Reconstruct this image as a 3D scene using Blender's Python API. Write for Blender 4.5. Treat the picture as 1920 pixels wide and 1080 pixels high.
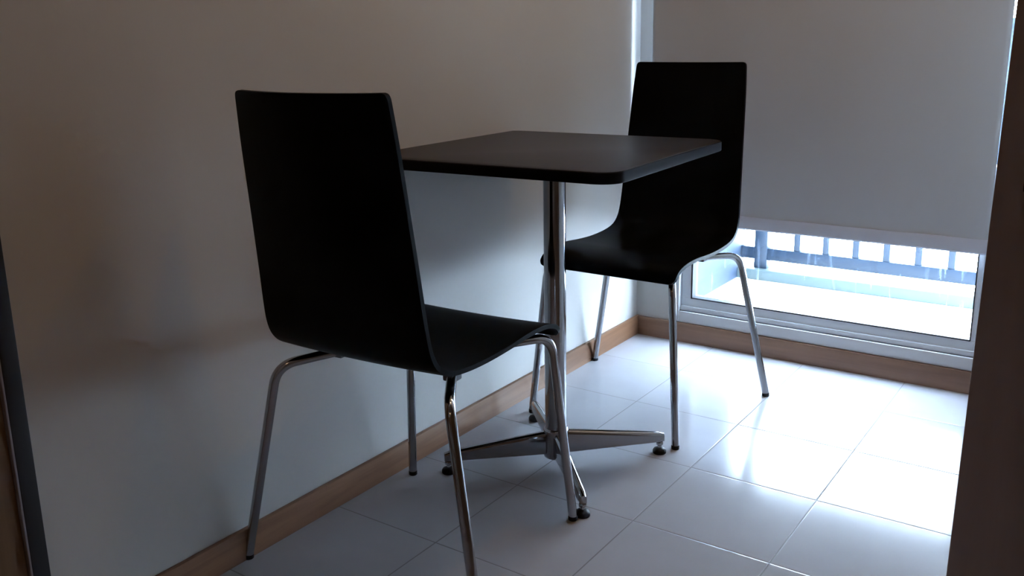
import bpy, bmesh, math, random
from mathutils import Vector, Matrix
random.seed(4)
PI = math.pi
sc = bpy.context.scene
COL = sc.collection
for o in list(bpy.data.objects):
    bpy.data.objects.remove(o)

# ------------------------------------------------------------------ camera
YAW, PITCH, ROLL, F = 0.6111, 0.2359, -0.0183, 1740.55
fwd = Vector((-math.sin(YAW)*math.cos(PITCH), math.cos(YAW)*math.cos(PITCH), -math.sin(PITCH)))
rt = fwd.cross(Vector((0, 0, 1))).normalized()
up = rt.cross(fwd)
r2 = math.cos(ROLL)*rt + math.sin(ROLL)*up
u2 = -math.sin(ROLL)*rt + math.cos(ROLL)*up
cam_d = bpy.data.cameras.new('camera')
cam = bpy.data.objects.new('camera', cam_d); COL.objects.link(cam)
M = Matrix((r2, u2, -fwd)).transposed().to_4x4()
M.translation = Vector((1.4096, -2.7728, 1.0125))
cam.matrix_world = M
cam_d.sensor_width = 36.0
cam_d.lens = F/1920*36.0
cam_d.shift_x = 4.85/1920
cam_d.shift_y = -55.18/1920
cam_d.clip_start = 0.02
sc.camera = cam

# ------------------------------------------------------------------ world, light, exposure
w = bpy.data.worlds.new('overcast_sky'); sc.world = w; w.use_nodes = True
bg = w.node_tree.nodes['Background']
bg.inputs['Color'].default_value = (0.66, 0.80, 1.0, 1)
bg.inputs['Strength'].default_value = 56.0

def area(name, loc, rot, size, energy, color):
    l = bpy.data.lights.new(name, 'AREA'); l.shape = 'SQUARE'; l.size = size
    l.energy = energy; l.color = color
    o = bpy.data.objects.new(name, l); COL.objects.link(o)
    o.location = loc; o.rotation_euler = rot
    return o
# warm ceiling downlights of the room, then an added fill light
area('ceiling_downlight', (.885, -1.29, 2.46), (0, 0, 0), 0.13, 2.75, (1.0, 0.64, 0.30))
area('ceiling_downlight', (.895, -.42, 2.46), (0, 0, 0), 0.13, 3.6, (1.0, 0.64, 0.30))
area('rear_fill_light', (1.5, -3.5, 2.44), (0, 0, 0), 0.26, 2.0, (1.0, 0.64, 0.36))  # added warm fill behind the camera, lifts lower left wall and right door

sc.view_settings.view_transform = 'Standard'
sc.view_settings.look = 'None'
sc.view_settings.exposure = 0.0
sc.view_settings.gamma = 1.0
sc.view_settings.use_curve_mapping = False
try:
    sc.cycles.max_bounces = 12
    sc.cycles.diffuse_bounces = 8
    sc.cycles.transparent_max_bounces = 12
except Exception:
    pass

# ------------------------------------------------------------------ materials
def mat(name, color, rough=0.5, metal=0.0, spec=0.5):
    m = bpy.data.materials.new(name); m.use_nodes = True
    b = m.node_tree.nodes['Principled BSDF']
    b.inputs['Base Color'].default_value = (*color, 1)
    b.inputs['Roughness'].default_value = rough
    b.inputs['Metallic'].default_value = metal
    b.inputs['Specular IOR Level'].default_value = spec
    return m

class NG:
    """small helper for node graphs on a principled material"""
    def __init__(s, m):
        s.m = m; s.nt = m.node_tree; s.b = s.nt.nodes['Principled BSDF']
    def n(s, t, **k):
        x = s.nt.nodes.new(t)
        for a, v in k.items(): setattr(x, a, v)
        return x
    def l(s, a, b): s.nt.links.new(a, b)
    def coord(s, scale=(1, 1, 1), loc=(0, 0, 0)):
        t = s.n('ShaderNodeTexCoord'); mp = s.n('ShaderNodeMapping')
        mp.inputs['Scale'].default_value = scale
        mp.inputs['Location'].default_value = loc
        s.l(t.outputs['Object'], mp.inputs['Vector'])
        return mp.outputs['Vector']
    def noise(s, vec, scale, detail=4, rough=.5, dist=0):
        x = s.n('ShaderNodeTexNoise')
        x.inputs['Scale'].default_value = scale; x.inputs['Detail'].default_value = detail
        x.inputs['Roughness'].default_value = rough; x.inputs['Distortion'].default_value = dist
        s.l(vec, x.inputs['Vector']); return x.outputs['Fac']
    def ramp(s, fac, stops):
        x = s.n('ShaderNodeValToRGB')
        e = x.color_ramp.elements
        while len(e) < len(stops): e.new(.5)
        for el, (p, c) in zip(e, stops):
            el.position = p; el.color = (*c, 1) if len(c) == 3 else c
        s.l(fac, x.inputs['Fac']); return x.outputs['Color']
    def bump(s, h, strength, dist=.002):
        x = s.n('ShaderNodeBump'); x.inputs['Strength'].default_value = strength
        x.inputs['Distance'].default_value = dist
        s.l(h, x.inputs['Height']); s.l(x.outputs['Normal'], s.b.inputs['Normal'])
    def math(s, op, a, b=None, clamp=False):
        x = s.n('ShaderNodeMath', operation=op); x.use_clamp = clamp
        for i, v in enumerate((a, b)):
            if v is None: continue
            if isinstance(v, (int, float)): x.inputs[i].default_value = v
            else: s.l(v, x.inputs[i])
        return x.outputs[0]
    def base(s, c): s.l(c, s.b.inputs['Base Color'])

# painted plaster wall
m_wall = mat('white_wall_paint', (.72, .70, .68), .6)
g = NG(m_wall); v = g.coord()
g.base(g.ramp(g.noise(v, 1.6, 3), [(.3, (.62, .605, .58)), (.7, (.66, .645, .62))]))
g.bump(g.noise(v, 90, 5), .12, .002)

m_ceiling = mat('ceiling_paint', (.50, .46, .42), .7)
m_wall2 = mat('beige_wall_paint', (.36, .31, .27), .7)
g = NG(m_ceiling); g.bump(g.noise(g.coord(), 60, 4), .1, .002)

# floor tiles
TS, TOX, TOY = .2987, .288, -.5596
m_floor = mat('glazed_floor_tile', (.5, .5, .52), .2)
g = NG(m_floor); v = g.coord()
sep = g.n('ShaderNodeSeparateXYZ'); g.l(v, sep.inputs[0])
def joint(out, off):
    t = g.math('SUBTRACT', out, off); t = g.math('DIVIDE', t, TS)
    t = g.math('FRACT', g.math('ADD', t, 40.5)); t = g.math('SUBTRACT', t, .5)
    return g.math('MULTIPLY', g.math('ABSOLUTE', t), TS)       # metres to the nearest joint
jx, jy = joint(sep.outputs[0], TOX), joint(sep.outputs[1], TOY)
jd = g.math('MINIMUM', jx, jy)
mask = g.n('ShaderNodeMapRange'); mask.inputs['From Min'].default_value = .0010
mask.inputs['From Max'].default_value = .0022; g.l(jd, mask.inputs['Value'])
cx_ = g.math('FLOOR', g.math('DIVIDE', g.math('SUBTRACT', sep.outputs[0], TOX), TS))
cy_ = g.math('FLOOR', g.math('DIVIDE', g.math('SUBTRACT', sep.outputs[1], TOY), TS))
cmb = g.n('ShaderNodeCombineXYZ'); g.l(cx_, cmb.inputs[0]); g.l(cy_, cmb.inputs[1])
wn = g.n('ShaderNodeTexWhiteNoise'); g.l(cmb.outputs[0], wn.inputs['Vector'])
tilecol = g.ramp(g.noise(v, 5, 4), [(.3, (.41, .405, .43)), (.7, (.455, .45, .475))])
hs = g.n('ShaderNodeHueSaturation'); g.l(tilecol, hs.inputs['Color'])
g.l(g.math('ADD', g.math('MULTIPLY', wn.outputs['Value'], .06), .97), hs.inputs['Value'])
mx = g.n('ShaderNodeMix', data_type='RGBA')
g.l(mask.outputs[0], mx.inputs['Factor'])
mx.inputs['A'].default_value = (.20, .195, .195, 1); g.l(hs.outputs['Color'], mx.inputs['B'])
g.base(mx.outputs['Result'])
rm = g.n('ShaderNodeMapRange'); rm.inputs['To Min'].default_value = .7; rm.inputs['To Max'].default_value = .155
g.l(mask.outputs[0], rm.inputs['Value']); g.l(rm.outputs[0], g.b.inputs['Roughness'])
bh = g.n('ShaderNodeMapRange'); bh.inputs['From Max'].default_value = .003; g.l(jd, bh.inputs['Value'])
g.bump(g.math('ADD', bh.outputs[0], g.math('MULTIPLY', g.noise(v, 14, 2), .12)), .35, .0012)

def wood(name, c1, c2, axis=1, rough=.36, sc_=1.0):
    m = mat(name, c1, rough); g = NG(m)
    s = [26*sc_, 26*sc_, 26*sc_]; s[axis] = 1.6*sc_
    v = g.coord(tuple(s))
    f = g.noise(v, 1.0, 6, .6, .4)
    g.base(g.ramp(f, [(.32, c1), (.5, tuple((a+b)/2 for a, b in zip(c1, c2))), (.68, c2)]))
    g.bump(f, .15, .001)
    return m
m_base_y = wood('oak_baseboard_along_wall', (.15, .070, .036), (.27, .142, .078), 1)
m_base_x = wood('oak_baseboard_under_window', (.12, .058, .032), (.21, .112, .065), 0)
m_doorwood = wood('brown_wood_door', (.16, .085, .04), (.26, .14, .07), 2)
m_doordark = wood('dark_brown_door_laminate', (.26, .175, .145), (.31, .215, .18), 2, .5, .5)

m_black = mat('black_stained_plywood', (.0015, .0015, .0019), .42, 0, .035)
g = NG(m_black); f = g.noise(g.coord((60, 4, 4)), 1, 5)
g.base(g.ramp(f, [(.3, (.0018, .0018, .002)), (.7, (.003, .0029, .0032))])); g.bump(f, .06, .0005)
m_plyedge = mat('plywood_edge_black', (.014, .011, .010), .5, 0, .4)
m_top = mat('dark_brown_laminate', (.022, .0145, .014), .36, 0, .2)
g = NG(m_top); f = g.noise(g.coord((8, 60, 8)), 1, 5)
g.base(g.ramp(f, [(.3, (.012, .0068, .0058)), (.7, (.018, .0102, .009))]))
m_topedge = mat('black_table_edging', (.005, .0045, .006), .5, 0, .06)
m_chrome = mat('polished_chrome', (.44, .45, .47), .10, 1.0)
g = NG(m_chrome); g.l(g.math('ADD', g.math('MULTIPLY', g.noise(g.coord(), 30, 3), .08), .06), g.b.inputs['Roughness'])
m_cap = mat('black_rubber', (.005, .005, .007), .5, 0, .25)
m_plastic = mat('grey_plastic_clip', (.12, .12, .13), .5)
m_alu = mat('white_powder_coated_aluminium', (.84, .87, .90), .3, 0, .5)
m_groove = mat('grey_track_groove', (.22, .25, .30), .5)
m_gasket = mat('black_glazing_gasket', (.008, .010, .016), .5)
m_dark = mat('dark_grey_door_casing', (.018, .018, .020), .45)
m_edge = mat('aluminium_edge_strip', (.34, .30, .33), .4, .3)
m_handle = mat('dark_bronze_handle', (.03, .02, .015), .4, .6)

# glass pane: clear, mostly transparent, a little reflection and a few smears
m_glass = bpy.data.materials.new('window_glass'); m_glass.use_nodes = True
nt = m_glass.node_tree; nt.nodes.clear()
out = nt.nodes.new('ShaderNodeOutputMaterial'); tr = nt.nodes.new('ShaderNodeBsdfTransparent')
gl = nt.nodes.new('ShaderNodeBsdfGlossy'); gl.inputs['Roughness'].default_value = .02
tr.inputs['Color'].default_value = (.93, .97, .98, 1)
mix = nt.nodes.new('ShaderNodeMixShader'); mix.inputs[0].default_value = .05
nt.links.new(tr.outputs[0], mix.inputs[1]); nt.links.new(gl.outputs[0], mix.inputs[2])
df = nt.nodes.new('ShaderNodeBsdfTranslucent'); df.inputs['Color'].default_value = (.8, .9, 1, 1)
tc = nt.nodes.new('ShaderNodeTexCoord'); mp = nt.nodes.new('ShaderNodeMapping')
mp.inputs['Scale'].default_value = (45, 1, 4)
nz = nt.nodes.new('ShaderNodeTexNoise'); nz.inputs['Scale'].default_value = 1; nz.inputs['Detail'].default_value = 2
rp = nt.nodes.new('ShaderNodeMapRange'); rp.inputs['From Min'].default_value = .60; rp.inputs['From Max'].default_value = .78
rp.inputs['To Max'].default_value = .05
nt.links.new(tc.outputs['Object'], mp.inputs[0]); nt.links.new(mp.outputs[0], nz.inputs['Vector'])
nt.links.new(nz.outputs['Fac'], rp.inputs['Value'])
mix2 = nt.nodes.new('ShaderNodeMixShader'); nt.links.new(rp.outputs[0], mix2.inputs[0])
nt.links.new(mix.outputs[0], mix2.inputs[1]); nt.links.new(df.outputs[0], mix2.inputs[2])
nt.links.new(mix2.outputs[0], out.inputs['Surface'])

# roller blind cloth: diffuse + a little translucency
def blind_mat(name, refl, trans):
    m = bpy.data.materials.new(name); m.use_nodes = True
    nt = m.node_tree; nt.nodes.clear()
    out = nt.nodes.new('ShaderNodeOutputMaterial')
    d = nt.nodes.new('ShaderNodeBsdfDiffuse'); d.inputs['Color'].default_value = (*refl, 1)
    t = nt.nodes.new('ShaderNodeBsdfTranslucent'); t.inputs['Color'].default_value = (*trans, 1)
    a = nt.nodes.new('ShaderNodeAddShader')
    tc = nt.nodes.new('ShaderNodeTexCoord')
    n = nt.nodes.new('ShaderNodeTexNoise'); n.inputs['Scale'].default_value = 400
    bp = nt.nodes.new('ShaderNodeBump'); bp.inputs['Strength'].default_value = .08; bp.inputs['Distance'].default_value = .001
    nt.links.new(tc.outputs['Object'], n.inputs['Vector']); nt.links.new(n.outputs['Fac'], bp.inputs['Height'])
    nt.links.new(bp.outputs['Normal'], d.inputs['Normal'])
    nt.links.new(d.outputs[0], a.inputs[0]); nt.links.new(t.outputs[0], a.inputs[1])
    nt.links.new(a.outputs[0], out.inputs['Surface'])
    return m
m_blind = blind_mat('grey_white_blind_cloth', (.60, .62, .66), (.0052, .0048, .0044))
m_hem = blind_mat('blind_hem_cloth', (.70, .72, .80), (.015, .018, .023))

# outside
m_bfloor = mat('pale_balcony_tile', (.62, .60, .60), .5)
g = NG(m_bfloor); g.base(g.ramp(g.noise(g.coord(), 6, 3), [(.3, (.74, .73, .72)), (.7, (.80, .79, .78))]))
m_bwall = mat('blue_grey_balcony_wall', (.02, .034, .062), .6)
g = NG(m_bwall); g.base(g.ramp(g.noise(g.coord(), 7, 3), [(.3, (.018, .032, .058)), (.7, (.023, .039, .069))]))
m_kerb = mat('pale_cyan_kerb', (.10, .13, .13), .5)
m_rail = mat('slate_blue_railing_paint', (.013, .026, .048), .45)

# ------------------------------------------------------------------ mesh helpers
def bx(bm, a, b, bevel=0.0, seg=2):
    lo = Vector([min(p, q) for p, q in zip(a, b)]); hi = Vector([max(p, q) for p, q in zip(a, b)])
    r = bmesh.ops.create_cube(bm, size=1)
    for vv in r['verts']:
        vv.co = Vector([lo[i] + (vv.co[i]+.5)*(hi[i]-lo[i]) for i in range(3)])
    if bevel:
        es = list({e for vv in r['verts'] for e in vv.link_edges})
        bmesh.ops.bevel(bm, geom=es, offset=bevel, segments=seg, affect='EDGES', profile=.5)

def fillet(pts, rad, n=8):
    pts = [Vector(p) for p in pts]; out = [pts[0]]
    for i in range(1, len(pts)-1):
        p = pts[i]; a = (pts[i-1]-p); b = (pts[i+1]-p)
        r = rad[i] if isinstance(rad, (list, tuple)) else rad
        ang = a.angle(b); t = min(r/max(math.tan(ang/2), .01), a.length*.48, b.length*.48)
        p0 = p + a.normalized()*t; p1 = p + b.normalized()*t
        for k in range(n+1):
            s = k/n; out.append((1-s)**2*p0 + 2*s*(1-s)*p + s*s*p1)
    out.append(pts[-1]); return out

def tube(bm, path, rad, sides=16, caps=True):
    path = [Vector(p) for p in path]; rings = []
    t = (path[1]-path[0]).normalized()
    nrm = t.orthogonal().normalized()
    for i, p in enumerate(path):
        if i == 0: tt = path[1]-path[0]
        elif i == len(path)-1: tt = path[-1]-path[-2]
        else: tt = (path[i+1]-path[i]).normalized() + (path[i]-path[i-1]).normalized()
        tt = tt.normalized()
        nrm = (nrm - tt*nrm.dot(tt)).normalized(); bn = tt.cross(nrm)
        r = rad[i] if isinstance(rad, (list, tuple)) else rad
        rings.append([bm.verts.new(p + r*(math.cos(a)*nrm + math.sin(a)*bn))
                      for a in [2*PI*k/sides for k in range(sides)]])
    for A, B in zip(rings, rings[1:]):
        for k in range(sides):
            f = bm.faces.new((A[k], A[(k+1) % sides], B[(k+1) % sides], B[k])); f.smooth = True
    if caps:
        bm.faces.new(rings[0][::-1]); bm.faces.new(rings[-1])

def lathe(bm, prof, center=(0, 0, 0), sides=40):
    c = Vector(center); rings = []
    for r, z in prof:
        rings.append([bm.verts.new(c + Vector((r*math.cos(2*PI*k/sides), r*math.sin(2*PI*k/sides), z)))
                      for k in range(sides)])
    for A, B in zip(rings, rings[1:]):
        for k in range(sides):
            f = bm.faces.new((A[k], A[(k+1) % sides], B[(k+1) % sides], B[k])); f.smooth = True
    bm.faces.new(rings[0][::-1]); bm.faces.new(rings[-1])

def obj(name, bm, m, parent=None, smooth_angle=None):
    bmesh.ops.recalc_face_normals(bm, faces=bm.faces[:])
    me = bpy.data.meshes.new(name); bm.to_mesh(me); bm.free()
    me.materials.append(m)
    me.set_sharp_from_angle(angle=math.radians(smooth_angle or 38))
    o = bpy.data.objects.new(name, me); COL.objects.link(o)
    if parent: o.parent = parent
    return o

def empty(name, loc=(0, 0, 0), rz=0.0, kind=None, label=None, cat=None, group=None):
    o = bpy.data.objects.new(name, None); COL.objects.link(o)
    o.empty_display_size = .1
    o.location = loc; o.rotation_euler = (0, 0, rz)
    if kind: o['kind'] = kind
    if label: o['label'] = label
    if cat: o['category'] = cat
    if group: o['group'] = group
    return o

def struct(name, boxes, m, label, cat, bevel=0.0, parent=None):
    bm = bmesh.new()
    for a, b in boxes: bx(bm, a, b, bevel)
    o = obj(name, bm, m, parent)
    o['kind'] = 'structure'; o['label'] = label; o['category'] = cat
    return o

def part(name, boxes, m, parent, bevel=0.0, label=None):
    bm = bmesh.new()
    for a, b in boxes: bx(bm, a, b, bevel)
    o = obj(name, bm, m, parent)
    if label: o['label'] = label
    return o

# ------------------------------------------------------------------ room shell
X1, Y0, ZC = 2.5, -4.2, 2.5
XR, YR = 1.25, -1.20            # the wall block on the right, beside the window bay
struct('floor', [((-.1, Y0-.1, -.1), (X1+.1, .0, 0))], m_floor,
       'glossy light grey square floor tiles under the table and chairs', 'floor')
struct('ceiling', [((-.1, Y0-.1, ZC), (X1+.1, .12, ZC+.1))], m_ceiling,
       'plain off-white ceiling above the room', 'ceiling')
struct('wall_left', [((-.1, -2.0930, -.05), (0, .12, ZC)), ((-.1, Y0, -.05), (-.012, -2.0930, ZC))], m_wall,
       'long off-white wall behind the table and both chairs', 'wall')
# window wall with its opening (x .129-1.10, z .065-2.3)
OX0, OX1, OZ0, OZ1 = .150, 1.160, .0665, 2.30
struct('wall_back', [((-.1, 0, -.05), (OX0, .12, ZC)), ((OX1, 0, -.05), (X1+.1, .12, ZC)),
                     ((OX0, 0, -.05), (OX1, .12, OZ0)), ((OX0, 0, OZ1), (OX1, .12, ZC))], m_wall,
       'off-white end wall around the window with the blind', 'wall')
struct('wall_right', [((XR, YR+.002, 0), (X1+.1, -.0, ZC))], m_wall,
       'wall block to the right of the window bay', 'wall')
struct('wall_far_right', [((X1, Y0, -.05), (X1+.1, YR+.002, ZC))], m_wall2,
       'plain wall at the right, behind the camera side of the room', 'wall')
struct('wall_front', [((-.1, Y0-.1, -.05), (X1+.1, Y0, ZC))], m_wall2,
       'plain wall behind the camera', 'wall')

# baseboards, with a chamfered top edge
def skirting(name, p0, p1, depth_dir, m, label):
    bm = bmesh.new(); d = Vector(depth_dir)
    prof = [(0.0020, 0), (.012, 0), (.012, .0632), (.0115, .0645), (.0100, .065), (0.0020, .065)]
    A = [bm.verts.new(Vector(p0) + d*a + Vector((0, 0, z+.0002))) for a, z in prof]
    B = [bm.verts.new(Vector(p1) + d*a + Vector((0, 0, z+.0002))) for a, z in prof]
    n = len(prof)
    for i in range(n): bm.faces.new((A[i], A[(i+1) % n], B[(i+1) % n], B[i]))
    bm.faces.new(A[::-1]); bm.faces.new(B)
    o = obj(name, bm, m); o['kind'] = 'structure'; o['label'] = label; o['category'] = 'baseboard'
skirting('baseboard_left', (0, -2.0928, 0), (0, -.0005, 0), (1, 0, 0), m_base_y,
         'brown wooden baseboard along the long left wall')
skirting('baseboard_back', (.0125, 0, 0), (XR-.001, 0, 0), (0, -1, 0), m_base_x,
         'brown wooden baseboard under the window')

# door casing and door at the left end of the long wall
t1 = struct('trim_1', [((-.0115, -2.1225, 0.0005), (.006, -2.0935, 2.1))], m_dark,
       'dark grey door casing at the left end of the wall', 'door casing', .003)
part('edge_strip', [((-.0115, -2.1265, 0.0005), (.008, -2.1228, 2.1))], m_edge, t1, .0008, 'thin pale metal edge strip')
struct('door_1', [((-.0115, -2.95, .002), (.0, -2.1270, 2.08))], m_doorwood,
       'brown wooden door leaf at the far left edge', 'door', .0015)

# brown door leaf on the right, with a lever handle
d2 = struct('door_2', [((1.2075, YR-.040, .004), (1.98, YR, 2.08))], m_doordark,
       'dark brown door leaf closing off the right edge of the view', 'door', .002)
bm = bmesh.new()
for vv in d2.data.vertices:      # the leaf hangs a little out of plumb
    vv.co.x += (vv.co.z-.10)*.0165
lp = fillet([(1.305, YR-.041, .792), (1.305, YR-.085, .792), (1.262, YR-.087, .792)], .015)
tube(bm, lp, .009, 14)
lathe_r = bmesh.ops.create_cone(bm, cap_ends=True, segments=28, radius1=.024, radius2=.024, depth=.008)
for vv in lathe_r['verts']:
    vv.co = Vector((vv.co.x+1.305, vv.co.z+YR-.0445, vv.co.y+.792))
obj('handle', bm, m_handle, d2)

# ------------------------------------------------------------------ window
win = empty('window_1', (0, 0, 0), kind='structure', label='white aluminium framed window half covered by the roller blind', cat='window')
GX0, GX1, GZ0 = .200, 1.041, .1525
yF = .012                       # room side face of the frame
TZ0, TZ1 = .60, .645            # transom between the low fixed pane and the upper pane
frame_boxes = [
    ((OX0-.022, -.006, OZ0), (OX0+.010, .075, OZ1+.02)),              # outer jamb left with its lip on the wall
    ((OX1-.008, -.006, OZ0), (OX1+.02, .075, OZ1+.02)),
    ((OX0-.022, -.006, OZ1-.01), (OX1+.02, .075, OZ1+.02)),
    ((OX0+.010, -.004, OZ0), (OX1-.008, .075, .104)),                # lower sill rail
]
part('frame', frame_boxes, m_alu, win, .002)
part('sill_groove', [((OX0+.010, .002, .104), (OX1-.008, .07, .1070))], m_groove, win)
part('sash', [((OX0+.012, yF-.008, .1070), (OX1-.010, .06, .1215)),          # stepped bottom rail
              ((OX0+.012, yF, .1215), (OX1-.010, .06, GZ0-.0025)),
              ((OX0+.012, yF, GZ0-.0025), (GX0-.0035, .06, TZ1)),
              ((GX1+.003, yF, GZ0-.0025), (GX1+.017, .06, TZ0)),
              ((OX0+.012, yF, TZ0), (OX1-.010, .06, TZ1)),
              ((OX0+.012, yF, TZ1), (OX0+.030, .06, OZ1-.012)),
              ], m_alu, win, .0015)
part('side_panel', [((GX1+.017, .020, .1215), (OX1-.010, .05, TZ0))], m_alu, win)
part('glazing_gasket', [((GX0-.0035, yF-.001, GZ0-.0042), (GX1+.003, .04, GZ0)),
                 ((GX0-.0055, yF-.001, GZ0-.004), (GX0, .04, TZ0)),
                 ((GX1, yF-.001, GZ0), (GX1+.003, .04, TZ0))], m_gasket, win)
part('glass_pane', [((GX0-.001, .030, GZ0-.001), (GX1+.001, .034, TZ0+.001))], m_glass, win)
part('glass_pane', [((OX0+.029, .030, TZ1-.001), (OX1-.009, .034, OZ1-.011))], m_glass, win)

# ------------------------------------------------------------------ roller blind
bl = empty('roller_blind', (0.58, -.042, 2.36), label='pale grey roller blind pulled three quarters down in front of the window', cat='blind')
BX0, BX1, BY = .065, 1.0685, -.042
ZB = .455
def blind_y(x, z):
    k = max(0, min(1, (z-ZB)/1.6))
    amp = .0012*(1-k)
    return BY + amp*math.sin(x*21+z*3) + .0018*math.exp(-((z-ZB)/.10)**2)*math.sin(x*34+1.2) + .0012*math.exp(-((x-.80)/.05)**2)*(1-k)
bm = bmesh.new(); NX, NZ = 90, 90; gv = []
for j in range(NZ+1):
    z = ZB-.006 + (2.36-ZB)*(j/NZ)**1.5
    row = []
    for i in range(NX+1):
        u = i/NX
        x = BX0 + (BX1-BX0)*u
        x += (.0045*max(0, min(1, (z-.45)/.65)) if i == NX else 0)
        zz = z + (-.036*u + .026*u*u*0)*0
        row.append(bm.verts.new((x, blind_y(x, z), zz)))
    gv.append(row)
for j in range(NZ):
    for i in range(NX):
        f = bm.faces.new((gv[j][i], gv[j][i+1], gv[j+1][i+1], gv[j+1][i])); f.smooth = True
cloth = obj('blind_cloth', bm, m_blind, bl); cloth.location = -bl.location
sm = cloth.modifiers.new('thickness', 'SOLIDIFY'); sm.thickness = .0006
# hem: flattened cloth pocket around the bottom bar
bm = bmesh.new(); prev = None; N = 60
prof = [(-.0035, 1.0), (-.0048, .75), (-.0052, .4), (-.0045, .12), (0, 0), (.0045, .12), (.0052, .4), (.0048, .75), (.0035, 1.0)]
HB = .4125
for i in range(N+1):
    u = i/N; x = BX0 + (BX1-BX0)*u
    top = ZB-.001; bot = HB + .001*math.sin(u*PI)
    ring = [bm.verts.new((x, BY + a + .0008*math.sin(x*34+1.2), bot + (top-bot)*t)) for a, t in prof]
    if prev:
        n = len(prof)
        for k in range(n):
            f = bm.faces.new((prev[k], prev[(k+1) % n], ring[(k+1) % n], ring[k])); f.smooth = True
    else: bm.faces.new(ring)
    prev = ring
bm.faces.new(prev)
hem = obj('hem_bar', bm, m_hem, bl); hem.location = -bl.location; hem['label'] = 'paler hem pocket along the bottom of the blind'
bm = bmesh.new(); tube(bm, [(BX0-.01, BY+.0, 2.37), (BX1+.012, BY+.0, 2.37)], .022, 24)
ro = obj('roller', bm, m_blind, bl); ro.location = -bl.location
for xx in (BX0-.014, BX1+.013):
    bk = part('bracket', [((xx-.002, BY-.028, 2.34), (xx+.002, -.0005, 2.40))], m_alu, bl); bk.location = -bl.location

# ------------------------------------------------------------------ balcony outside
struct('balcony_floor', [((-.6, .12, -.10), (3.2, 1.0, .05))], m_bfloor,
       'sunlit pale balcony floor outside the window', 'balcony floor')
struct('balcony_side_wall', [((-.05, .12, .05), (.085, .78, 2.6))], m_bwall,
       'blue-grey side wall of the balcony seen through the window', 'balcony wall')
struct('balcony_kerb', [((.085, .71, .05), (3.2, .80, .092))], m_kerb,
       'low pale kerb along the outer edge of the balcony', 'kerb', .004)
rl = empty('balcony_railing', (.15, .755, .092), label='slate blue metal balcony railing with thin balusters outside the window', cat='railing')
def rp(name, boxes, bev=.002):
    o = part(name, boxes, m_rail, rl, bev); o.location = -rl.location; return o
YR0, YR1 = .742, .772
rp('rail', [((.087, YR0, .127), (3.0, YR1, .175))])
rp('rail', [((.087, YR0, 1.0), (3.0, YR1, 1.04))])
rp('post', [((.143, YR0-.006, .092), (.195, YR1+.006, 1.0))], .003)
xs = [.309+.1105*k for k in range(22)]
for x in xs:
    rp('baluster', [((x-.012, YR0+.004, .171), (x+.012, YR1-.004, 1.0))], .0015)

# ------------------------------------------------------------------ chairs
SHELL = [(-.255, .931, .164), (-.247, .85, .170), (-.238, .76, .174), (-.229, .67, .178), (-.2225, .60, .181), (-.217, .54, .184),
         (-.211, .505, .186), (-.199, .480, .187), (-.178, .462, .188), (-.148, .4525, .189), (-.10, .447, .190),
         (-.04, .4455, .191), (.02, .448, .193), (.08, .4525, .195), (.13, .453, .196), (.165, .449, .196),
         (.190, .4415, .196), (.205, .431, .196), (.2145, .416, .195)]
def smooth_profile(P, n=4):
    out = []
    for i in range(len(P)-1):
        p0 = P[max(i-1, 0)]; p1 = P[i]; p2 = P[i+1]; p3 = P[min(i+2, len(P)-1)]
        for k in range(n):
            t = k/n
            out.append(tuple(.5*((2*b)+(-a+c)*t+(2*a-5*b+4*c-d)*t*t+(-a+3*b-3*c+d)*t**3) for a, b, c, d in zip(p0, p1, p2, p3)))
    out.append(P[-1]); return out
def shell_piece(i0, i1, P):
    """one run of the bent plywood shell as a closed slab, rounded at its free end"""
    th = .0092; NXs = 22
    bm = bmesh.new(); rows = []
    L = len(P)
    for idx in range(i0, i1+1):
        y, z, hw = P[idx]
        a = P[max(idx-1, 0)]; b = P[min(idx+1, L-1)]
        tg = Vector((0, b[0]-a[0], b[1]-a[1])).normalized()
        nr = Vector((0, -tg.z, tg.y))              # towards the sitter
        nf = nr
        # distance from the two ends for the rounded corners
        dtop = math.hypot(y-P[0][0], z-P[0][1]); dend = math.hypot(y-P[-1][0], z-P[-1][1])
        hh = hw
        for dd, rc in ((dtop, .009), (dend, .017)):
            if dd < rc: hh = hw - rc + math.sqrt(max(rc*rc-(rc-dd)**2, 0))
        up_f = max(0, min(1, (z-.47)/.2))
        row_t, row_b = [], []
        for k in range(NXs+1):
            u = -1+2*k/NXs; x = u*hh
            base = Vector((x - .008*max(0, (z-.5)/.43), y, z)) - nf*(.004+.017*up_f)*(1-u*u)
            row_t.append(bm.verts.new(base + nr*th/2)); row_b.append(bm.verts.new(base - nr*th/2))
        rows.append((row_t, row_b))
    def quad(*v):
        f = bm.faces.new(v); f.smooth = True; return f
    for (t0, b0), (t1, b1) in zip(rows, rows[1:]):
        for k in range(NXs):
            quad(t0[k], t0[k+1], t1[k+1], t1[k]); quad(b0[k+1], b0[k], b1[k], b1[k+1])
        bm.faces.new((t0[0], t1[0], b1[0], b0[0])); bm.faces.new((t0[-1], b0[-1], b1[-1], t1[-1]))
    for t0, b0 in (rows[0], rows[-1]):
        for k in range(NXs): bm.faces.new((t0[k], b0[k], b0[k+1], t0[k+1]))
    return bm

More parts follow.
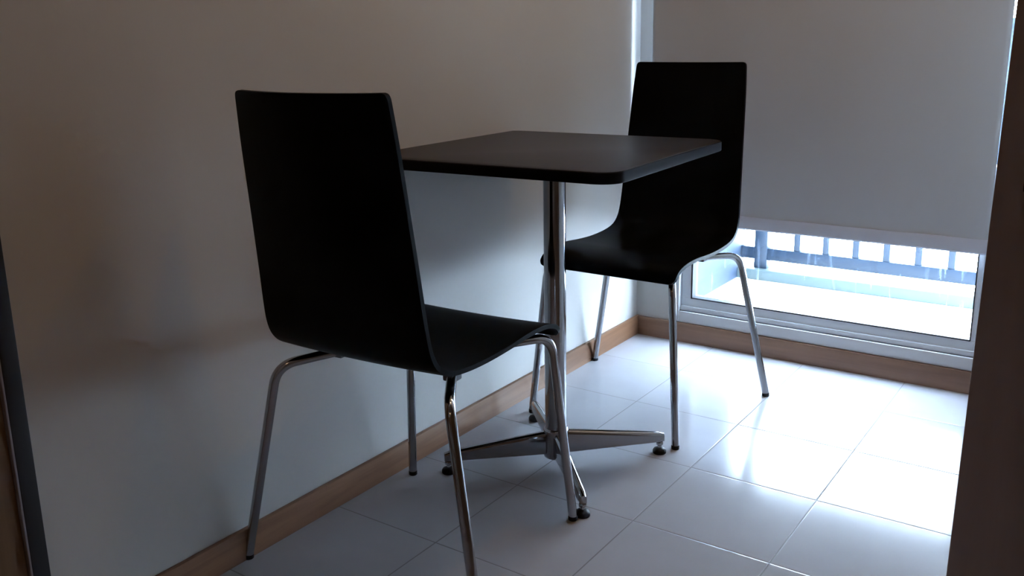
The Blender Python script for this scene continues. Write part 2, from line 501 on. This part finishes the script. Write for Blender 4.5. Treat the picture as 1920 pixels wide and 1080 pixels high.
def make_chair():
    root = empty('dining_chair')
    P = [(-.2555, .931, .164), (-.2554, .9295, .164), (-.2552, .9275, .164), (-.2548, .925, .164), (-.2542, .9215, .1645)] + smooth_profile(SHELL, 4)[1:]
    # extra rows near the front edge so the round corners read well
    P = P[:-1] + [(.2125, .4205, .1955), (.2138, .418, .195), (.2145, .416, .195)]
    P = sorted(set(P), key=lambda p: (p[0] if p[1] < .5 else p[0]-10+0))
    up_ = sorted([p for p in P if p[1] >= .5], key=lambda p: -p[1]); lo_ = sorted([p for p in P if p[1] < .5], key=lambda p: p[0])
    P = up_ + lo_
    cut = min(range(len(P)), key=lambda i: abs(P[i][1]-.470)+(0 if P[i][0] < -.15 else 9))
    obj('backrest', shell_piece(0, cut, P), m_black, root)
    obj('seat', shell_piece(cut, len(P)-1, P), m_black, root)
    R_ = .0095
    for s in (-1, 1):
        # rear leg: foot, up, bend, diagonally in under the seat
        zt = .4215
        pr_ = fillet([(s*.2790, -.2280, .010), (s*.2000, -.188, zt-.011), (s*.112, -.050, zt), (s*.108, .0, zt)], [0, .052, .05, 0], 10)
        bm = bmesh.new(); tube(bm, pr_, R_, 18); lg = obj('leg', bm, m_chrome, root)
        bm = bmesh.new(); lathe(bm, [(.0092, .0), (.0101, .001), (.0101, .008), (.0096, .010)], (s*.2795, -.2282, 0), 24)
        obj('foot_cap', bm, m_cap, lg)
        pf_ = fillet([(s*.2147, .2287, .010), (s*.1810, .1985, zt-.006), (s*.114, .075, zt), (s*.108, 0, zt)], [0, .045, .05, 0], 10)
        bm = bmesh.new(); tube(bm, pf_, R_, 18); lg = obj('leg', bm, m_chrome, root)
        bm = bmesh.new(); lathe(bm, [(.0092, .0), (.0101, .001), (.0101, .008), (.0096, .010)], (s*.2147, .2288, 0), 24)
        obj('foot_cap', bm, m_cap, lg)
        # mounting clips under the seat
        for (cx, cy) in ((.1335, -.083), (.128, .101)):
            bm = bmesh.new(); bx(bm, (s*cx-.013, cy-.013, .408), (s*cx+.013, cy+.013, .4405), .003)
            obj('mounting_clip', bm, m_plastic, root)
    bm = bmesh.new(); tube(bm, [(-.108, 0, .4215), (.108, 0, .4215)], .0085, 16); obj('cross_brace', bm, m_chrome, root)
    return root

def copy_tree(o, parent=None):
    c = o.copy(); COL.objects.link(c)
    if parent: c.parent = parent
    for ch in [x for x in bpy.data.objects if x.parent == o]:
        copy_tree(ch, c)
    return c
GRP = 'black bentwood dining chairs at the table'
chair_a = make_chair()
chair_b = copy_tree(chair_a)
chair_a.location = (.2753, -1.462, 0); chair_a.rotation_euler = (0, 0, .0558)
chair_b.location = (.2981, -.553, 0); chair_b.rotation_euler = (0, 0, 3.1361)
for c, lab in ((chair_a, 'black curved plywood chair on chrome legs, back to the viewer'),
               (chair_b, 'black curved plywood chair on chrome legs facing the viewer by the window')):
    c['label'] = lab; c['category'] = 'chair'; c['group'] = GRP

# ------------------------------------------------------------------ table
tb = empty('pedestal_table', (.3013, -1.0084, 0), label='square dark brown cafe table on a chrome pedestal between two black chairs', cat='table')
def rounded_square(bm, hw, rad, z0, z1, bev, rot):
    pts = []
    for cxs, cys, a0 in ((1, 1, 0), (-1, 1, PI/2), (-1, -1, PI), (1, -1, 1.5*PI)):
        for k in range(11):
            a = a0 + k/10*PI/2
            pts.append((cxs*(hw-rad)+rad*math.cos(a), cys*(hw-rad)+rad*math.sin(a)))
    def ring(shr, z):
        out = []
        for x, y in pts:
            f = 1-shr/hw; X, Y = x*f, y*f
            out.append(bm.verts.new((X*math.cos(rot)-Y*math.sin(rot), X*math.sin(rot)+Y*math.cos(rot), z)))
        return out
    rings = [ring(bev, z0), ring(bev*.3, z0+bev*.3), ring(0, z0+bev), ring(0, z1-bev), ring(bev*.3, z1-bev*.3), ring(bev, z1)]
    n = len(pts)
    for A, B in zip(rings, rings[1:]):
        for k in range(n):
            f = bm.faces.new((A[k], A[(k+1) % n], B[(k+1) % n], B[k])); f.smooth = True
    bm.faces.new(rings[0][::-1]); bm.faces.new(rings[-1])
TR = .05; HW = .303
bm = bmesh.new(); rounded_square(bm, HW, .045, .7435, .7655, .0022, TR)
top = obj('tabletop', bm, m_topedge, tb); top.location = (-.0065, -.0041, 0)
bm = bmesh.new(); rounded_square(bm, HW-.0028, .043, .7654, .7662, .0003, TR)
lam = obj('laminate_surface', bm, m_top, top); lam['label'] = 'dark brown laminate upper face'
bm = bmesh.new(); bx(bm, (-.13, -.02, .7385), (.13, .02, .7433), .001); bx(bm, (-.02, -.13, .7385), (.02, .13, .7433), .001)
obj('mounting_plate', bm, m_topedge, tb)
bm = bmesh.new(); lathe(bm, [(.0256, .070), (.0256, .7385)], sides=48); obj('column', bm, m_chrome, tb)
bm = bmesh.new(); lathe(bm, [(.022, .018), (.0295, .020), (.0305, .024), (.0305, .088), (.029, .092), (.0258, .094)], sides=48)
obj('hub', bm, m_chrome, tb)
for a in (45, 135, 225, 315):
    A = math.radians(a) - .0076
    ca, sa = math.cos(A), math.sin(A)
    def W(r, t, z): return Vector((r*ca - t*sa, r*sa + t*ca, z))
    bm = bmesh.new(); rings = []
    for i in range(17):
        u = i/16; r = .026 + (.272-.026)*u
        ztop = .086 - .031*u; zbot = .030 + .003*u
        hwid = .0125 - .0035*u
        if u > .9:
            k = (u-.9)/.1; ztop -= .004*k*k; hwid *= math.sqrt(max(1-.4*k*k, 0))
        sec = []
        rr = min(hwid, .010)
        sec.append((-hwid, zbot)); 
        for q in range(9):
            an = PI - q/8*PI
            sec.append((hwid*math.cos(an), ztop-rr+rr*math.sin(an)))
        sec.append((hwid, zbot))
        rings.append([bm.verts.new(W(r, t, z)) for t, z in sec])
    n = len(rings[0])
    for P0, P1 in zip(rings, rings[1:]):
        for k in range(n):
            f = bm.faces.new((P0[k], P0[(k+1) % n], P1[(k+1) % n], P1[k])); f.smooth = 1 <= k <= 8
    bm.faces.new(rings[0][::-1]); bm.faces.new(rings[-1])
    leg = obj('leg', bm, m_chrome, tb)
    c = W(.262, 0, 0)
    bm = bmesh.new(); lathe(bm, [(.005, .013), (.005, .040)], c, 16); lathe(bm, [(.0085, .0225), (.0095, .024), (.0095, .029), (.0085, .0305)], c, 6)
    obj('levelling_screw', bm, m_chrome, leg)
    bm = bmesh.new(); lathe(bm, [(.0155, 0), (.0168, .0015), (.0168, .007), (.0140, .0115), (.0075, .0140), (.006, .0142)], c, 32)
    obj('foot_pad', bm, m_cap, leg)
